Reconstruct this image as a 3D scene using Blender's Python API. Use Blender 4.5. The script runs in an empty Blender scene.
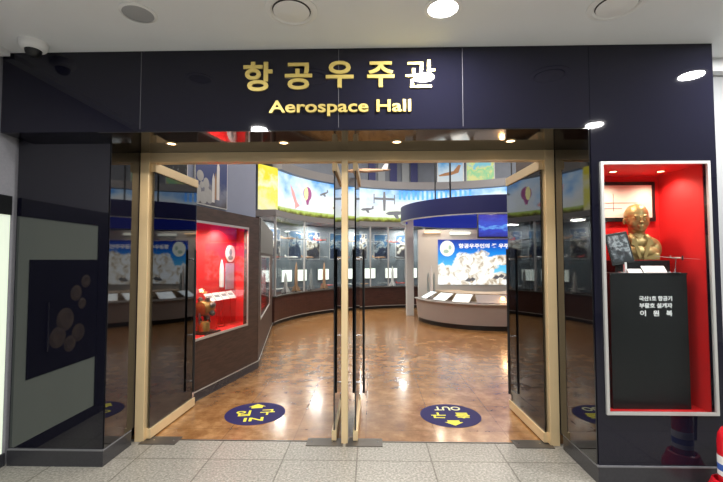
import bpy, bmesh, math, random
from mathutils import Vector, Matrix
random.seed(7)
S = bpy.context.scene
C = S.collection
PI = math.pi

# ------------------------------------------------------------------ camera
cd = bpy.data.cameras.new('camera'); cam = bpy.data.objects.new('camera', cd); C.objects.link(cam)
S.camera = cam
cd.sensor_width = 36; cd.lens = 401.9 / 723 * 36; cd.shift_y = 1.31 / 723; cd.clip_start = .05
cam.location = (0, 0, 1.5)
cam.rotation_euler = (Matrix.Rotation(math.radians(1.399), 4, 'Z') @ Matrix.Rotation(math.radians(92.431), 4, 'X')
                      @ Matrix.Rotation(math.radians(-.059), 4, 'Z')).to_euler()

# ------------------------------------------------------------------ world, exposure
w = bpy.data.worlds.new('world'); S.world = w; w.use_nodes = True
w.node_tree.nodes['Background'].inputs[0].default_value = (.5, .55, .6, 1)
w.node_tree.nodes['Background'].inputs[1].default_value = .2
S.view_settings.view_transform = 'Standard'; S.view_settings.look = 'None'
S.view_settings.exposure = 0.08; S.view_settings.gamma = 1.0; S.view_settings.use_curve_mapping = False

LOBBY_W = 44      # each lobby downlight
HALL_W = 80      # each hall ceiling panel

def area(name, loc, power, size, color=(1, 1, 1), shape='DISK', rot=(0, 0, 0), sy=None, parent=None):
    l = bpy.data.lights.new(name, 'AREA'); l.energy = power; l.shape = shape; l.size = size; l.color = color
    if sy: l.size_y = sy
    o = bpy.data.objects.new(name, l); C.objects.link(o); o.location = loc; o.rotation_euler = rot
    if parent: o.parent = parent
    return o
def spot(name, loc, power, color, angle=120, blend=.6, r=.03, rot=(0, 0, 0)):
    l = bpy.data.lights.new(name, 'SPOT'); l.energy = power; l.color = color; l.spot_size = math.radians(angle)
    l.spot_blend = blend; l.shadow_soft_size = r
    o = bpy.data.objects.new(name, l); C.objects.link(o); o.location = loc; o.rotation_euler = rot
    return o
for x in (-3.0, 0.0, 3.0):
    for y in (5.5, 8.5, 11.0):
        area('hall_light', (x + .6, y, 5.1), HALL_W, 1.3, (1, .92, .82), 'SQUARE')

# ------------------------------------------------------------------ materials
def nt(name):
    m = bpy.data.materials.new(name); m.use_nodes = True
    return m, m.node_tree.nodes, m.node_tree.links, m.node_tree.nodes['Principled BSDF']
def mat(name, col, rough=.5, metal=0, ior=None, emit=None, es=1, noise=0, nscale=8, coat=0, spec=None, bump=0):
    m, N, L, b = nt(name)
    b.inputs['Base Color'].default_value = (*col, 1); b.inputs['Roughness'].default_value = rough
    b.inputs['Metallic'].default_value = metal
    if ior: b.inputs['IOR'].default_value = ior
    if coat: b.inputs['Coat Weight'].default_value = coat; b.inputs['Coat Roughness'].default_value = .05
    if spec is not None: b.inputs['Specular IOR Level'].default_value = spec
    if emit: b.inputs['Emission Color'].default_value = (*emit, 1); b.inputs['Emission Strength'].default_value = es
    tc = N.new('ShaderNodeTexCoord'); nz = N.new('ShaderNodeTexNoise'); nz.inputs['Scale'].default_value = nscale
    nz.inputs['Detail'].default_value = 5
    L.new(tc.outputs['Object'], nz.inputs['Vector'])
    k = noise if noise else .04
    mx = N.new('ShaderNodeMix'); mx.data_type = 'RGBA'
    mx.inputs[6].default_value = tuple(c * (1 - k) for c in col) + (1,)
    mx.inputs[7].default_value = tuple(min(1, c * (1 + k)) for c in col) + (1,)
    L.new(nz.outputs['Fac'], mx.inputs[0]); L.new(mx.outputs[2], b.inputs['Base Color'])
    if bump:
        bp = N.new('ShaderNodeBump'); bp.inputs['Strength'].default_value = bump; bp.inputs['Distance'].default_value = .01
        L.new(nz.outputs['Fac'], bp.inputs['Height']); L.new(bp.outputs[0], b.inputs['Normal'])
    return m
def glass(name, tint, refl=.1, rough=.02):
    m, N, L, b = nt(name); N.remove(b)
    out = N['Material Output']
    t = N.new('ShaderNodeBsdfTransparent'); t.inputs[0].default_value = (*tint, 1)
    g = N.new('ShaderNodeBsdfGlossy'); g.inputs['Roughness'].default_value = rough
    g.inputs['Color'].default_value = (.92, .95, 1, 1)
    lf = N.new('ShaderNodeLayerWeight'); lf.inputs['Blend'].default_value = .5       # facing = 1 - |cos|
    lw = N.new('ShaderNodeMath'); lw.operation = 'POWER'; lw.inputs[1].default_value = 5; L.new(lf.outputs['Facing'], lw.inputs[0])
    ad = N.new('ShaderNodeMath'); ad.operation = 'MULTIPLY_ADD'; ad.inputs[1].default_value = .9; ad.inputs[2].default_value = refl
    mx = N.new('ShaderNodeMixShader')
    L.new(lw.outputs[0], ad.inputs[0]); L.new(ad.outputs[0], mx.inputs[0]); L.new(t.outputs[0], mx.inputs[1]); L.new(g.outputs[0], mx.inputs[2])
    L.new(mx.outputs[0], out.inputs[0])
    return m
def tiles(name, cols, size, off, mortar, rough, nscale, noisecols=None, msize=.004, bumpy=0, coat=0, rgh_noise=0):
    """square tiles with speckle; cols: two base colours"""
    m, N, L, b = nt(name)
    tc = N.new('ShaderNodeTexCoord'); mp = N.new('ShaderNodeMapping'); mp.inputs['Location'].default_value = (*off, 0)
    L.new(tc.outputs['Object'], mp.inputs['Vector'])
    br = N.new('ShaderNodeTexBrick'); br.offset = 0; br.inputs['Scale'].default_value = 1
    br.inputs['Brick Width'].default_value = size; br.inputs['Row Height'].default_value = size
    br.inputs['Mortar Size'].default_value = msize; br.inputs['Mortar Smooth'].default_value = .2
    br.inputs['Color1'].default_value = (.9, .9, .9, 1); br.inputs['Color2'].default_value = (1, 1, 1, 1)
    br.inputs['Mortar'].default_value = (*mortar, 1)
    L.new(mp.outputs[0], br.inputs['Vector'])
    nz = N.new('ShaderNodeTexNoise'); nz.inputs['Scale'].default_value = nscale; nz.inputs['Detail'].default_value = 6
    nz.inputs['Roughness'].default_value = .7
    L.new(tc.outputs['Object'], nz.inputs['Vector'])
    cr = N.new('ShaderNodeValToRGB'); cr.color_ramp.elements[0].position = .36; cr.color_ramp.elements[1].position = .64
    cr.color_ramp.elements[0].color = (*cols[0], 1); cr.color_ramp.elements[1].color = (*cols[1], 1)
    if len(cols) > 2:
        e = cr.color_ramp.elements.new(.5); e.color = (*cols[2], 1)
    L.new(nz.outputs['Fac'], cr.inputs[0])
    mx = N.new('ShaderNodeMix'); mx.data_type = 'RGBA'; mx.blend_type = 'MULTIPLY'; mx.inputs[0].default_value = 1
    L.new(cr.outputs[0], mx.inputs[6]); L.new(br.outputs[0], mx.inputs[7]); L.new(mx.outputs[2], b.inputs['Base Color'])
    b.inputs['Roughness'].default_value = rough
    if coat: b.inputs['Coat Weight'].default_value = coat; b.inputs['Coat Roughness'].default_value = .12
    return m
def wood(name, c1, c2, rough=.4, axis=2, scale=14):
    m, N, L, b = nt(name)
    tc = N.new('ShaderNodeTexCoord'); mp = N.new('ShaderNodeMapping')
    sc = [1, 1, 1]; sc = [scale * .12, scale * .12, scale]
    mp.inputs['Scale'].default_value = sc
    nz = N.new('ShaderNodeTexNoise'); nz.inputs['Scale'].default_value = 3; nz.inputs['Detail'].default_value = 7
    nz.inputs['Distortion'].default_value = .6
    cr = N.new('ShaderNodeValToRGB'); cr.color_ramp.elements[0].position = .35; cr.color_ramp.elements[1].position = .68
    cr.color_ramp.elements[0].color = (*c1, 1); cr.color_ramp.elements[1].color = (*c2, 1)
    L.new(tc.outputs['Object'], mp.inputs[0]); L.new(mp.outputs[0], nz.inputs[0]); L.new(nz.outputs['Fac'], cr.inputs[0])
    L.new(cr.outputs[0], b.inputs['Base Color']); b.inputs['Roughness'].default_value = rough
    return m
def picture(name, lo, hi, es, stops, nscale=3, zmin=0, zmax=1, warp=.25, stretch=(1, 1, 1), loc=(0, 0, 0)):
    """backlit print: height gradient warped by cloud noise, ramp of stops [(pos,col)]; es = glow of the light box"""
    m, N, L, b = nt(name)
    tc = N.new('ShaderNodeTexCoord'); sp = N.new('ShaderNodeSeparateXYZ'); L.new(tc.outputs['Object'], sp.inputs[0])
    mr = N.new('ShaderNodeMapRange'); mr.inputs[1].default_value = zmin; mr.inputs[2].default_value = zmax
    L.new(sp.outputs[2], mr.inputs[0])
    mp = N.new('ShaderNodeMapping'); mp.inputs['Scale'].default_value = stretch; mp.inputs['Location'].default_value = loc
    L.new(tc.outputs['Object'], mp.inputs[0])
    nz = N.new('ShaderNodeTexNoise'); nz.inputs['Scale'].default_value = nscale; nz.inputs['Detail'].default_value = 6
    L.new(mp.outputs[0], nz.inputs[0])
    ma = N.new('ShaderNodeMath'); ma.operation = 'SUBTRACT'; ma.inputs[1].default_value = .5; L.new(nz.outputs['Fac'], ma.inputs[0])
    mb = N.new('ShaderNodeMath'); mb.operation = 'MULTIPLY_ADD'; mb.inputs[1].default_value = warp * 4
    L.new(ma.outputs[0], mb.inputs[0]); L.new(mr.outputs[0], mb.inputs[2])
    cr = N.new('ShaderNodeValToRGB'); el = cr.color_ramp.elements
    el[0].position = stops[0][0]; el[0].color = (*stops[0][1], 1); el[1].position = stops[-1][0]; el[1].color = (*stops[-1][1], 1)
    for p, c in stops[1:-1]:
        e = el.new(p); e.color = (*c, 1)
    L.new(mb.outputs[0], cr.inputs[0]); L.new(cr.outputs[0], b.inputs['Base Color'])
    b.inputs['Roughness'].default_value = .35
    if es:
        for lk in list(b.inputs['Base Color'].links): L.remove(lk)
        b.inputs['Base Color'].default_value = (.02, .02, .02, 1); b.inputs['Specular IOR Level'].default_value = .15
        L.new(cr.outputs[0], b.inputs['Emission Color']); b.inputs['Emission Strength'].default_value = es
    return m

M = {}
M['black_glass'] = mat('black_glass', (.004, .004, .009), .025, ior=1.62)
M['fascia_glass'] = mat('fascia_glass', (.007, .007, .015), .035, ior=1.45)
M['side_glass'] = mat('side_glass', (.003, .003, .004), .03, ior=1.78)
M['soffit'] = mat('soffit_gloss', (.012, .010, .010), .05, ior=1.9)
M['kick'] = mat('kick_stone', (.028, .028, .033), .25, noise=.25, nscale=60)
M['kick_edge'] = mat('kick_edge', (.14, .14, .15), .3)
M['gold'] = mat('gold_anodised', (.74, .57, .33), .40, metal=.35, noise=.1, nscale=5)
M['gold_dark'] = mat('gold_edge', (.33, .23, .11), .4, metal=.5)
M['letter'] = mat('polished_brass', (.72, .56, .17), .30, metal=.45)
M['plaster'] = mat('white_plaster', (.80, .82, .83), .85, noise=.04, nscale=3)
M['lobby_wall'] = mat('grey_stone_wall', (.30, .30, .33), .6, noise=.14, nscale=70)
M['rear_wall'] = mat('dark_rear_wall', (.07, .07, .08), .6)
M['front_wall'] = mat('front_wall_grey', (.32, .33, .34), .7)
M['pale_wall'] = mat('pale_wall', (.55, .56, .55), .7)
M['white'] = mat('white_enamel', (.85, .86, .85), .4)
M['grey_plastic'] = mat('grey_plastic', (.40, .41, .42), .5)
M['shadow'] = mat('duct_shade', (.02, .02, .02), .8)
M['lamp'] = mat('lamp_white', (.9, .9, .9), .5, emit=(1, .98, .95), es=14)
M['lamp_warm'] = mat('lamp_warm', (.9, .8, .6), .5, emit=(1, .72, .38), es=9)
M['door_glass'] = glass('smoked_door_glass', (.09, .09, .10), .085)
M['clear_glass'] = glass('clear_glass', (.93, .95, .95), .006)
M['case_glass'] = glass('case_glass', (.93, .95, .95), .03)
M['edge_glass'] = mat('glass_edge', (.28, .33, .33), .15)
M['black'] = mat('black_paint', (.012, .012, .013), .35)
M['black_satin'] = mat('black_satin', (.006, .007, .008), .4)
M['chrome'] = mat('chrome', (.7, .7, .72), .18, metal=1)
M['silver'] = mat('silver_trim', (.55, .55, .53), .38, metal=.5)
M['steel_dark'] = mat('dark_steel', (.10, .09, .08), .4, metal=.6)
M['granite'] = tiles('granite_tiles', ((.135, .128, .112), (.40, .385, .345), (.25, .24, .215)), .556, (.111, .494), (.42, .41, .38), .36, 60, msize=.006)
M['marble'] = tiles('brown_marble_tiles', ((.19, .078, .022), (.41, .225, .095), (.28, .135, .045)), .60, (.05, .335), (.66, .62, .56), .24, 4.5, msize=.005, coat=.35)
M['brown'] = wood('brown_laminate', (.034, .016, .010), (.072, .036, .024), .55)
M['maroon'] = wood('maroon_laminate', (.045, .018, .014), (.075, .030, .022), .35)
M['red'] = mat('red_cloth', (.72, .008, .010), .7, noise=.06, nscale=20)
M['bluegrey'] = mat('blue_grey_paint', (.26, .30, .42), .7)
M['clerestory'] = mat('clerestory_grey', (.13, .15, .19), .5, noise=.3, nscale=2)
M['dark_ceiling'] = mat('dark_ceiling', (.03, .03, .035), .8)
M['warm_grey'] = mat('warm_grey', (.11, .105, .10), .6)
M['ring_grey'] = mat('ring_grey', (.20, .195, .20), .6)
M['case_back'] = mat('case_back_grey', (.14, .17, .20), .6, noise=.5, nscale=2.2)
M['navy'] = mat('navy_panel', (.012, .016, .11), .45)
M['underside'] = mat('blue_lit_underside', (.02, .03, .25), .5, emit=(.02, .035, .30), es=.65)  # emission stands in for the blue light on the canopy's inner faces
M['white_glow'] = mat('light_panel', (.8, .85, .8), .5, emit=(.93, 1, .88), es=.95)
M['counter'] = mat('counter_front', (.36, .31, .29), .45)
M['counter_top'] = wood('counter_top', (.38, .27, .17), (.56, .44, .30), .3)
M['screen'] = mat('tablet_screen', (.7, .8, .85), .2, emit=(.80, .92, 1), es=.8, noise=.3, nscale=9)
M['slab'] = mat('grey_slab', (.24, .22, .22), .4)
M['moonwhite'] = mat('moon_print', (.1, .1, .1), .4, emit=(.95, 1, .85), es=1.0, noise=.25, nscale=5)
M['crater_blue'] = mat('crater_blue', (.05, .06, .07), .4, emit=(.50, .66, .50), es=.9)
M['textwhite'] = mat('white_print', (.1, .1, .1), .5, emit=(1, .96, .95), es=1.0)
M['letter_white'] = mat('white_vinyl', (.78, .78, .78), .5)
M['decal'] = mat('navy_vinyl', (.012, .010, .085), .6, spec=.15)
M['yellow'] = mat('yellow_vinyl', (.72, .68, .03), .5)
M['pale_yellow'] = mat('pale_yellow_vinyl', (.72, .72, .42), .5)
M['bronze'] = mat('bust_gold', (.36, .26, .10), .45, metal=.45, noise=.25, nscale=14, bump=.1)
M['paper'] = mat('ivory_paper', (.72, .62, .55), .6)
M['print_dark'] = mat('print_ink', (.20, .12, .12), .6)
M['extred'] = mat('extinguisher_red', (.62, .01, .02), .25, coat=.6)
M['blue_label'] = mat('blue_label', (.05, .12, .45), .4)
M['camo'] = mat('aged_brass', (.34, .20, .05), .38, metal=.6, noise=.8, nscale=12)
M['engine_grey'] = mat('engine_steel', (.18, .16, .15), .4, metal=.6, noise=.4, nscale=15)
M['warm_strip'] = mat('warm_strip', (1, .7, .4), .5, emit=(1, .72, .42), es=1.3)
M['orange'] = mat('orange_lamp', (1, .6, .2), .5, emit=(1, .5, .14), es=7)
M['model_white'] = mat('model_white', (.7, .7, .7), .4)
M['model_grey'] = mat('model_grey', (.24, .26, .28), .4)
M['model_red'] = mat('model_red', (.45, .05, .04), .4)
M['model_tan'] = mat('model_tan', (.40, .24, .14), .5)
M['disc_print'] = mat('disc_print', (.26, .19, .12), .5, noise=.7, nscale=9)
M['glow_board'] = mat('glowing_green_board', (.66, .72, .60), .35, noise=.05, nscale=4, emit=(.66, .74, .60), es=.62)

# ------------------------------------------------------------------ mesh builder
class MB:
    def __init__(s, mtx=None): s.bm = bmesh.new(); s.m = mtx
    def box(s, x0, x1, y0, y1, z0, z1, rot=None, piv=None, bev=0):
        g = bmesh.ops.create_cube(s.bm, size=1)
        vs = g['verts']
        for v in vs: v.co = Vector(((x0 + x1) / 2 + v.co.x * (x1 - x0), (y0 + y1) / 2 + v.co.y * (y1 - y0), (z0 + z1) / 2 + v.co.z * (z1 - z0)))
        if rot is not None: bmesh.ops.rotate(s.bm, verts=vs, cent=piv or ((x0 + x1) / 2, (y0 + y1) / 2, (z0 + z1) / 2), matrix=rot)
        if bev:
            es = list({e for v in vs for e in v.link_edges})
            bmesh.ops.bevel(s.bm, geom=es, offset=bev, segments=2, affect='EDGES', profile=.6)
        return s
    def lathe(s, prof, cen=(0, 0, 0), axis='Z', seg=32, caps=True, mtx=None):
        rings = []
        for r, h in prof:
            ring = []
            for k in range(seg):
                a = 2 * PI * k / seg; c, d = r * math.cos(a), r * math.sin(a)
                p = {'Z': (c, d, h), 'Y': (c, h, d), 'X': (h, c, d)}[axis]
                p = Vector(p)
                if mtx: p = mtx @ p
                ring.append(s.bm.verts.new(p + Vector(cen)))
            rings.append(ring)
        for a, b in zip(rings, rings[1:]):
            for k in range(seg): s.bm.faces.new((a[k], a[(k + 1) % seg], b[(k + 1) % seg], b[k]))
        if caps:
            s.bm.faces.new(rings[0][::-1]); s.bm.faces.new(rings[-1])
        return s
    def tube(s, pts, r, seg=10):
        pts = [Vector(p) for p in pts]; rings = []
        for i, p in enumerate(pts):
            t = (pts[min(i + 1, len(pts) - 1)] - pts[max(i - 1, 0)]).normalized()
            u = t.cross(Vector((0, 0, 1))) if abs(t.z) < .9 else t.cross(Vector((1, 0, 0)))
            u.normalize(); v = t.cross(u)
            rr = r[i] if isinstance(r, (list, tuple)) else r
            rings.append([s.bm.verts.new(p + (u * math.cos(2 * PI * k / seg) + v * math.sin(2 * PI * k / seg)) * rr) for k in range(seg)])
        for a, b in zip(rings, rings[1:]):
            for k in range(seg): s.bm.faces.new((a[k], a[(k + 1) % seg], b[(k + 1) % seg], b[k]))
        s.bm.faces.new(rings[0][::-1]); s.bm.faces.new(rings[-1]); return s
    def prism(s, pts, h, mtx=None):
        """outline pts (x,y) extruded from 0 to h along z, placed by mtx"""
        a = [s.bm.verts.new((mtx or Matrix()) @ Vector((x, y, 0))) for x, y in pts]
        b = [s.bm.verts.new((mtx or Matrix()) @ Vector((x, y, h))) for x, y in pts]
        s.bm.faces.new(a[::-1]); s.bm.faces.new(b); n = len(a)
        for k in range(n): s.bm.faces.new((a[k], a[(k + 1) % n], b[(k + 1) % n], b[k]))
        return s
    def arc(s, c, r0, r1, a0, a1, z0, z1, seg=40, r0t=None, r1t=None):
        """solid curved wall between radii r0<r1, angles in degrees"""
        r0t = r0 if r0t is None else r0t; r1t = r1 if r1t is None else r1t
        cols = []
        for k in range(seg + 1):
            a = math.radians(a0 + (a1 - a0) * k / seg); e = Vector((math.cos(a), math.sin(a), 0)); o = Vector((c[0], c[1], 0))
            cols.append([s.bm.verts.new(o + e * r + Vector((0, 0, z))) for r, z in ((r0, z0), (r1, z0), (r1t, z1), (r0t, z1))])
        for a, b in zip(cols, cols[1:]):
            for k in range(4): s.bm.faces.new((a[k], a[(k + 1) % 4], b[(k + 1) % 4], b[k]))
        s.bm.faces.new(cols[0][::-1]); s.bm.faces.new(cols[-1]); return s
    def ellipsoid(s, c, r, rot=None, seg=24):
        g = bmesh.ops.create_uvsphere(s.bm, u_segments=seg, v_segments=seg // 2, radius=1)
        for v in g['verts']:
            p = Vector((v.co.x * r[0], v.co.y * r[1], v.co.z * r[2]))
            if rot: p = rot @ p
            v.co = p + Vector(c)
        return s
    def build(s, name, m, parent=None, smooth=False, origin=None):
        bm = s.bm
        bmesh.ops.recalc_face_normals(bm, faces=bm.faces)
        me = bpy.data.meshes.new(name)
        if s.m is not None: bm.transform(s.m)
        if origin is None:
            if parent is not None: origin = Vector(WPOS.get(parent.name, (0, 0, 0)))
            else:
                co = [v.co for v in bm.verts]
                origin = Vector((sum(c.x for c in co) / len(co), sum(c.y for c in co) / len(co), min(c.z for c in co)))
        origin = Vector(origin)
        bm.transform(Matrix.Translation(-origin))
        bm.to_mesh(me); bm.free()
        me.materials.append(m if not isinstance(m, str) else M[m])
        if smooth:
            for p in me.polygons: p.use_smooth = True
            try: me.set_sharp_from_angle(angle=math.radians(40))
            except Exception: pass
        o = bpy.data.objects.new(name, me); C.objects.link(o)
        if parent is None: o.location = origin; WPOS[o.name] = tuple(origin)
        else: o.parent = parent; WPOS[o.name] = tuple(WPOS.get(parent.name, (0, 0, 0)))
        return o
WPOS = {}
def tag(o, label, cat, group=None, kind=None):
    o['label'] = label; o['category'] = cat
    if group: o['group'] = group
    if kind: o['kind'] = kind
    return o
def thing(name, loc, label, cat, group=None):
    o = bpy.data.objects.new(name, None); C.objects.link(o); o.location = loc; o.empty_display_size = .05
    WPOS[o.name] = tuple(loc)
    return tag(o, label, cat, group)
def struct(o): o['kind'] = 'structure'; return o
def copy_tree(o, parent=None):
    c = o.copy(); C.objects.link(c)
    if parent: c.parent = parent
    for ch in list(o.children): copy_tree(ch, c)
    return c
def text_mesh(body, extrude=.0, bold=0.0, mirror=False):
    """text as a mesh in its own x/y plane, centred on its box, unit height"""
    cu = bpy.data.curves.new('t', 'FONT'); cu.body = body; cu.size = 1; cu.extrude = extrude; cu.offset = bold; cu.align_x = 'LEFT'
    cu.resolution_u = 4
    o = bpy.data.objects.new('t', cu); C.objects.link(o)
    dg = bpy.context.evaluated_depsgraph_get(); dg.update()
    me = bpy.data.meshes.new_from_object(o.evaluated_get(dg))
    bpy.data.objects.remove(o); bpy.data.curves.remove(cu)
    bm = bmesh.new(); bm.from_mesh(me); bpy.data.meshes.remove(me)
    return bm
def fit_text(name, body, rect, mtx, m, parent, depth=.004, bold=0.0):
    """fit text into rect (x0,x1,y0,y1) of the plane given by mtx; thickness depth along plane normal"""
    bm = text_mesh(body, .02, bold)
    xs = [v.co.x for v in bm.verts]; ys = [v.co.y for v in bm.verts]; zs = [v.co.z for v in bm.verts]
    x0, x1, y0, y1 = min(xs), max(xs), min(ys), max(ys)
    for v in bm.verts:
        v.co = Vector((rect[0] + (v.co.x - x0) / (x1 - x0) * (rect[1] - rect[0]), rect[2] + (v.co.y - y0) / (y1 - y0) * (rect[3] - rect[2]),
                       (v.co.z - min(zs)) / (max(zs) - min(zs)) * depth))
    mb = MB(mtx); mb.bm.free(); mb.bm = bm
    return mb.build(name, m, parent)
def split_text(name, body, rect, mtx, m, parent, depth, bold):
    bm = text_mesh(body, .02, bold)
    xs = [v.co.x for v in bm.verts]; ys = [v.co.y for v in bm.verts]; zs = [v.co.z for v in bm.verts]
    x0, x1, y0, y1, z0, z1 = min(xs), max(xs), min(ys), max(ys), min(zs), max(zs)
    for v in bm.verts:
        v.co = Vector((rect[0] + (v.co.x - x0) / (x1 - x0) * (rect[1] - rect[0]), rect[2] + (v.co.y - y0) / (y1 - y0) * (rect[3] - rect[2]), (v.co.z - z0) / (z1 - z0) * depth))
    bmesh.ops.remove_doubles(bm, verts=bm.verts, dist=1e-6)
    bm.verts.ensure_lookup_table(); seen = set(); comps = []
    for v in bm.verts:
        if v in seen: continue
        st = [v]; comp = []; seen.add(v)
        while st:
            q = st.pop(); comp.append(q)
            for e in q.link_edges:
                o = e.other_vert(q)
                if o not in seen: seen.add(o); st.append(o)
        comps.append(comp)
    comps.sort(key=lambda c: min(v.co.x for v in c))
    for comp in comps:
        cs = set(comp); nb = MB(mtx); mp = {v: nb.bm.verts.new(v.co) for v in comp}
        for f in bm.faces:
            if f.verts[0] in cs:
                try: nb.bm.faces.new([mp[v] for v in f.verts])
                except ValueError: pass
        nb.build(name, m, parent)
    bm.free()
def plane(loc, rotz=0, tilt=90):
    """frame whose x runs along the wall, y up, z towards the viewer (-Y when rotz = 0)"""
    return Matrix.Translation(Vector(loc)) @ Matrix.Rotation(rotz, 4, 'Z') @ Matrix.Rotation(math.radians(tilt), 4, 'X')

# ------------------------------------------------------------------ key planes (metres)
SIDE_ANG = 0.6
YR, YL, YD = 2.793, 2.94, 3.335
ZS = 2.41; ZC = 3.0
XL2, XL, XR, XR2 = -2.66, -1.96, 1.523, 2.37

# ------------------------------------------------------------------ the lobby shell
struct(MB().box(-2.9, 6.5, -6, YD + .04, -.1, 0).build('floor_lobby', 'granite', origin=(0, 3.0 - .0, 0)))
struct(MB().box(-7, 9, YD + .04, 15, -.1, 0).build('floor_hall', 'marble', origin=(0, YD, 0)))
struct(MB().box(-1.88, 1.44, YD + .032, YD + .046, 0, .004).build('trim_1', 'steel_dark'))
struct(MB().box(-2.9, 6.5, -6, 3.6, ZC, ZC + .15).build('ceiling_lobby', 'plaster'))
struct(MB().box(-2.85, -2.69, -6, 3.6, 0, ZC).build('wall_left', 'lobby_wall'))
struct(MB().box(6.3, 6.5, -6, 3.6, 0, ZC).build('wall_right', 'pale_wall'))
struct(MB().box(-2.9, 6.5, -6.2, -6, 0, ZC).build('wall_rear', 'rear_wall'))
struct(MB().box(XR2 + .02, 6.3, 3.08, 3.3, 0, ZC - .10).build('wall_front', 'front_wall'))
struct(MB().box(XR2 + .02, 6.3, 3.0, 3.3, ZC - .10, ZC).build('trim_2', 'plaster'))
struct(MB().box(-2.69, -2.60, -6, 2.775, ZC - .035, ZC).build('trim_3', 'plaster'))
struct(MB().box(-2.69, -2.675, -6, YL - .01, 0, .09).build('baseboard_left', 'kick'))

# ------------------------------------------------------------------ the black-glass portal
# left pier
struct(MB().box(XL2, XL, YL, YD + .1, .12, ZS + .03).build('wall_left_pier', 'black_glass'))
o = struct(MB().box(XL2, XL + .012, YL - .012, YD - .06, 0, .118).build('baseboard_left_pier', 'kick'))
MB().box(XL2, XL + .014, YL - .014, YD - .06, .112, .12).build('top_edge', 'kick_edge', o)
struct(MB().box(XL + .0, XL + .008, YL + .008, YD - .05, .12, ZS).build('wall_left_pier_side', 'side_glass'))
# right pier: frame of panels around the recessed showcase
OX0, OX1, OZ0, OZ1 = 1.582, 2.310, .462, 2.166
p = MB()
p.box(XR, OX0, YR, YR + .04, .12, ZC - .002).box(OX1, XR2, YR, YR + .04, .12, ZC - .002)
p.box(OX0, OX1, YR, YR + .04, .12, OZ0).box(OX0, OX1, YR, YR + .04, OZ1, ZC - .002)
p.box(XR, XR + .02, YR + .04, YD + .1, .12, ZC - .002).box(XR2 - .02, XR2, YR + .04, YD + .1, .12, ZC - .002)
struct(p.build('wall_right_pier', 'fascia_glass'))
struct(MB(Matrix.Translation((XR, YR + .008, 0)) @ Matrix.Rotation(math.radians(SIDE_ANG), 4, 'Z')).box(-.012, -.004, 0, YD - YR - .05, .12, ZS - .002).build('wall_right_pier_side', 'side_glass'))
o = struct(MB().box(XR - .012, XR2, YR - .012, YD - .06, 0, .118).build('baseboard_right_pier', 'kick'))
MB().box(XR - .014, XR2 + .002, YR - .014, YD - .06, .112, .12).build('top_edge', 'kick_edge', o)
# header
h = struct(MB().box(-2.668, XR - .002, YR, YD + .12, ZS + .004, ZC - .002).build('wall_header', 'fascia_glass'))
for x in (-1.65, -.229, .644):
    MB().box(x - .0015, x + .0015, YR - .001, YR + .001, ZS + .02, ZC - .01).build('panel_joint', 'kick_edge', h)
MB().box(-1.956, XR - .01, YR + .004, YD + .1, ZS - .002, ZS + .004).build('soffit', 'soffit', h)

# gold door frame
XP0, XP1, XP2 = -1.966, -.222, 1.523
fr = struct(MB().box(XP0 + .01, XP2 - .01, YD, YD + .08, ZS - .087, ZS - .004).build('door_frame', 'gold'))
for a, b in ((XP0 + .01, XP0 + .085), (XP1 - .026, XP1 + .026), (XP2 - .085, XP2 - .01)):
    MB().box(a, b, YD - .005, YD + .085, 0, ZS - .004, bev=.003).build('post', 'gold', fr)
    MB().box(a + .004, b - .004, YD + .085, YD + .10, 0, ZS - .09).build('post_backing', 'gold_dark', fr)

def door_leaf(name, hx, sgn, ang):
    """leaf hinged at (hx, YD), opened inwards; sgn +1 the free end would close towards +x"""
    W, T = .778, .012
    m = Matrix.Translation((hx, YD + .03, 0)) @ Matrix.Rotation(math.radians(ang), 4, 'Z')
    r = bpy.data.objects.new(name, None); C.objects.link(r); r.location = (hx, YD + .03, 0); WPOS[r.name] = (hx, YD + .03, 0); r['kind'] = 'structure'
    side = 1 if sgn > 0 else -1
    MB(m).box(.01, W, -T / 2, T / 2, .09, 2.255).build('glass_pane', 'door_glass', r)
    MB(m).box(W - .001, W + .003, -T / 2, T / 2, .09, 2.255).build('glass_edge', 'edge_glass', r)
    MB(m).box(0, W, -.02, .02, .012, .09, bev=.002).build('bottom_rail', 'gold', r)
    MB(m).box(0, W, -.02, .02, 2.250, 2.328, bev=.002).build('top_rail', 'gold', r)
    for s2 in (-1, 1):
        hd = MB(m).tube([(W - .10, s2 * .05, .18), (W - .10, s2 * .05, 1.60)], .012).build('pull_handle', 'black', r, smooth=True)
        for z in (.28, .74, 1.5):
            MB(m).tube([(W - .10, s2 * .006, z), (W - .10, s2 * .052, z)], .008).build('bracket', 'chrome', hd, smooth=True)
    MB(m).box(W - .05, W - .01, -.014, .014, .09, .15).build('floor_lock', 'chrome', r)
    return r
door_leaf('door_1', XP0 + .105, 1, 87.8)
door_leaf('door_2', XP1 - .088, -1, 90.5)
door_leaf('door_3', XP1 + .088, 1, 89.5)
door_leaf('door_4', XP2 - .105, -1, 91.2)
closers = [(XP0 + .11, .26), (XP1 - .05, -.26), (XP1 + .05, .26), (XP2 - .11, -.26)]
closer_labels = ['dark steel floor spring plate at the foot of the leftmost gold door rail',
                 'dark steel floor spring plate just left of the centre gold post',
                 'dark steel floor spring plate just right of the centre gold post',
                 'dark steel floor spring plate at the foot of the rightmost gold door rail']
for (x, dx), lb in zip(closers, closer_labels):
    t = thing('floor_spring', (x + dx / 2, YD + .02, 0), lb, 'floor plate', 'floor spring plates under the glass doors')
    MB().box(min(x - .04 * (1 if dx > 0 else -1), x + dx), max(x - .04 * (1 if dx > 0 else -1), x + dx), YD - .05, YD + .09, 0, .006, bev=.002).build('cover_plate', 'steel_dark', t)
    for sx in (.2, .85): MB().lathe([(.006, .006), (.006, .008)], (x + dx * sx, YD + .02, 0), seg=10).build('screw', 'chrome', t)

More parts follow.
